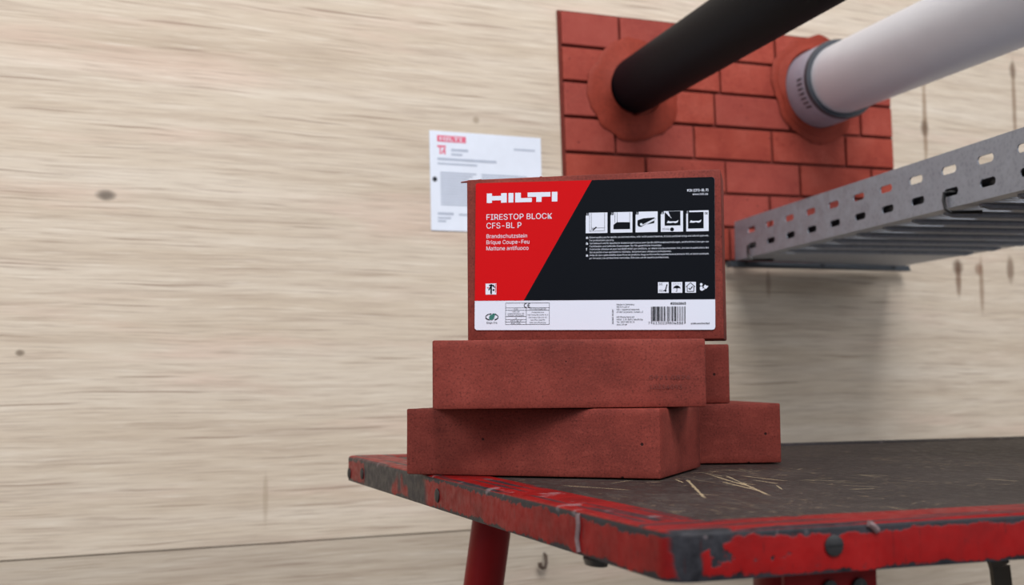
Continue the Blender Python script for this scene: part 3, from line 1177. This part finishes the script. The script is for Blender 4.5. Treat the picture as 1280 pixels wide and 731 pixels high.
p = PX[3]
b.line((p + 5.0, 90.4), (p + 6.6, 87.4), 1.3, Y3 - .1)
b.line((p + 6.6, 87.4), (p + 8.2, 85.6), .4, Y3 - .1)
lab(b, 'drawing_highlight', M['l_white'])
paras = [('Before handling and for specific use read instructions, refer to Hilti product literature, 3rd party published listings and national approvals.', 93.2),
         ('For professional use only.', 19.5),
         ('Vor Gebrauch und für spezifische Anwendungshinweise lesen Sie die Hilti Produktbeschreibungen, veröffentlichte Listungen von', 93.2),
         ('Fachliteratur und nationale Zulassungen. Nur für gewerbliche Anwender.', 57),
         ('Avant toute utilisation et pour tout détail relatif aux conditions, se référer à la documentation Hilti, à la liste de publications des', 93.2),
         ('tierces parties et aux approbations nationales. Seulement pour utilisateurs professionnels.', 64.5),
         ('Antes de usar y para detalles específicos del producto, tenga la información suplementaria al producto Hilti, el listado publicado', 93.2),
         ('por terceros y las aprobaciones nacionales. Sólo para uso de usuarios profesionales.', 62.5)]
b = MB()
for i, (s, wd) in enumerate(paras):
    b.text(s, 91.4, 71.2 - i * 2.31, 1.36, Y2, width=wd * (91.6 / 93.2))
for i, s in enumerate(('en', 'de', 'f', 'es')):
    b.text(s, 88.6, 70.9 - i * 4.62, 1.9, Y2, width=1.7 if len(s) > 1 else 1.0, bold=.03)
lab(b, 'paragraph_lettering', M['l_white'])
b = MB()
for i in range(3):
    x = 144.4 + i * 10.35
    b.rect(x, 28.2, x + 8.2, 36.5, Y2)
lab(b, 'symbol_card', M['l_white'])
b = MB()
x = 144.4
b.line((x + 5.6, 29.8), (x + 7.0, 34.8), .8, Y3)
b.disc((x + 5.8, 29.9), .8, Y3, 12)
b.line((x + 4.0, 29.6), (x + 5.2, 30.4), .5, Y3)
b.text('5C', x + .8, 34.2, 1.5, Y3, width=2.8)
b.text('35C', x + .8, 29.2, 1.5, Y3, width=3.0)
x = 154.75
b.poly([(x + 1.2, 31.4), (x + 1.8, 32.8), (x + 3, 33.6), (x + 4.1, 33.9), (x + 5.2, 33.6), (x + 6.4, 32.8), (x + 7, 31.4), (x + 5.6, 31.9), (x + 4.1, 31.5), (x + 2.6, 31.9)], Y3)
b.line((x + 4.1, 31.6), (x + 4.1, 29.3), .4, Y3)
b.line((x + 4.1, 29.4), (x + 3.2, 29.2), .4, Y3)
for k in range(4):
    b.line((x + 1.6 + k * 1.6, 35.6), (x + 2.0 + k * 1.6, 34.6), .22, Y3)
x = 165.1
for a, c in (((.6, 32.6), (4.1, 35.9)), ((4.1, 35.9), (7.6, 32.6)), ((1.6, 33), (1.6, 29.2)), ((6.6, 33), (6.6, 29.2)), ((1.4, 29.2), (6.8, 29.2))):
    b.line((x + a[0], a[1]), (x + c[0], c[1]), .5, Y3)
b.line((x + 2.8, 31.8), (x + 3.7, 30.6), .7, Y3)
b.line((x + 3.7, 30.6), (x + 5.6, 33.0), .7, Y3)
lab(b, 'symbol_print', M['l_dark'])
b = MB()
x = 175.8
b.disc((x + 1.5, 34.5), 1.05, Y2, 14)
b.poly([(x + .5, 30.4), (x + 2.0, 29.5), (x + 4.2, 30.8), (x + 3.6, 31.7), (x + 2.4, 31.3), (x + 2.6, 32.8), (x + 1.2, 33.2), (x + .4, 32.4)], Y2)
b.poly([(x + 3.2, 32.6), (x + 4.3, 34.4), (x + 5.2, 33.6), (x + 6.9, 33.2), (x + 5.2, 31.0), (x + 3.9, 31.6)], Y2)
lab(b, 'reading_symbol', M['l_white'])
# white strip: address, barcode, numbers
b = MB()
for i, (s, wd) in enumerate((('Made in Germany', 13.8), ('Hilti AG is part of', 9.8), ('Hilti = registered trademark', 17.6), ('of Hilti Corporation, Schaan, LI', 20.4), ('', 0),
                             ('Hilti Deutschland AG', 13.6), ('Hiltistr. 2, D-86916 Kaufering', 20.0), ('Tel.: 0800 888 55 22', 13.8), ('www.hilti.de', 8.0))):
    if s:
        b.text(s, 112.6, 19.0 - i * 1.93, 1.25, Y2, width=wd)
b.text('2062863-03.2019', 110.2, 4.4, 1.1, Y2, width=11.4, rot=True, bold=.01)
b.text('#2062863', 165.7, 19.3, 1.7, Y2, width=11.8, align='R', bold=.02)
b.text('7', 137.0, 4.2, 1.9, Y2)
b.text('613023', 140.6, 4.2, 1.9, Y2, width=10.6)
b.text('804888', 153.0, 4.2, 1.9, Y2, width=10.6)
b.text('qr.hilti.com/2062863', 169.3, 4.3, 1.1, Y2, width=14.2, bold=.015)
lab(b, 'address_lettering', M['l_dark'])
# EAN-13 bars for the digits above
Lc = ['0001101', '0011001', '0010011', '0111101', '0100011', '0110001', '0101111', '0111011', '0110111', '0001011']
Gc = [''.join('1' if ch == '0' else '0' for ch in s)[::-1] for s in Lc]
Rc = [''.join('1' if ch == '0' else '0' for ch in s) for s in Lc]
digits = '7613023804888'
par = 'LGLGLG'
bits = '101' + ''.join((Lc if par[i] == 'L' else Gc)[int(digits[1 + i])] for i in range(6)) + '01010' + ''.join(Rc[int(digits[7 + i])] for i in range(6)) + '101'
b = MB()
mw = 26.2 / 95
for i, ch in enumerate(bits):
    if ch == '1':
        g = i < 3 or i > 91 or 45 <= i < 50
        b.rect(139.1 + i * mw, 4.6 if g else 6.6, 139.1 + (i + 1) * mw, 17.8, Y2)
lab(b, 'barcode', M['l_dark'])
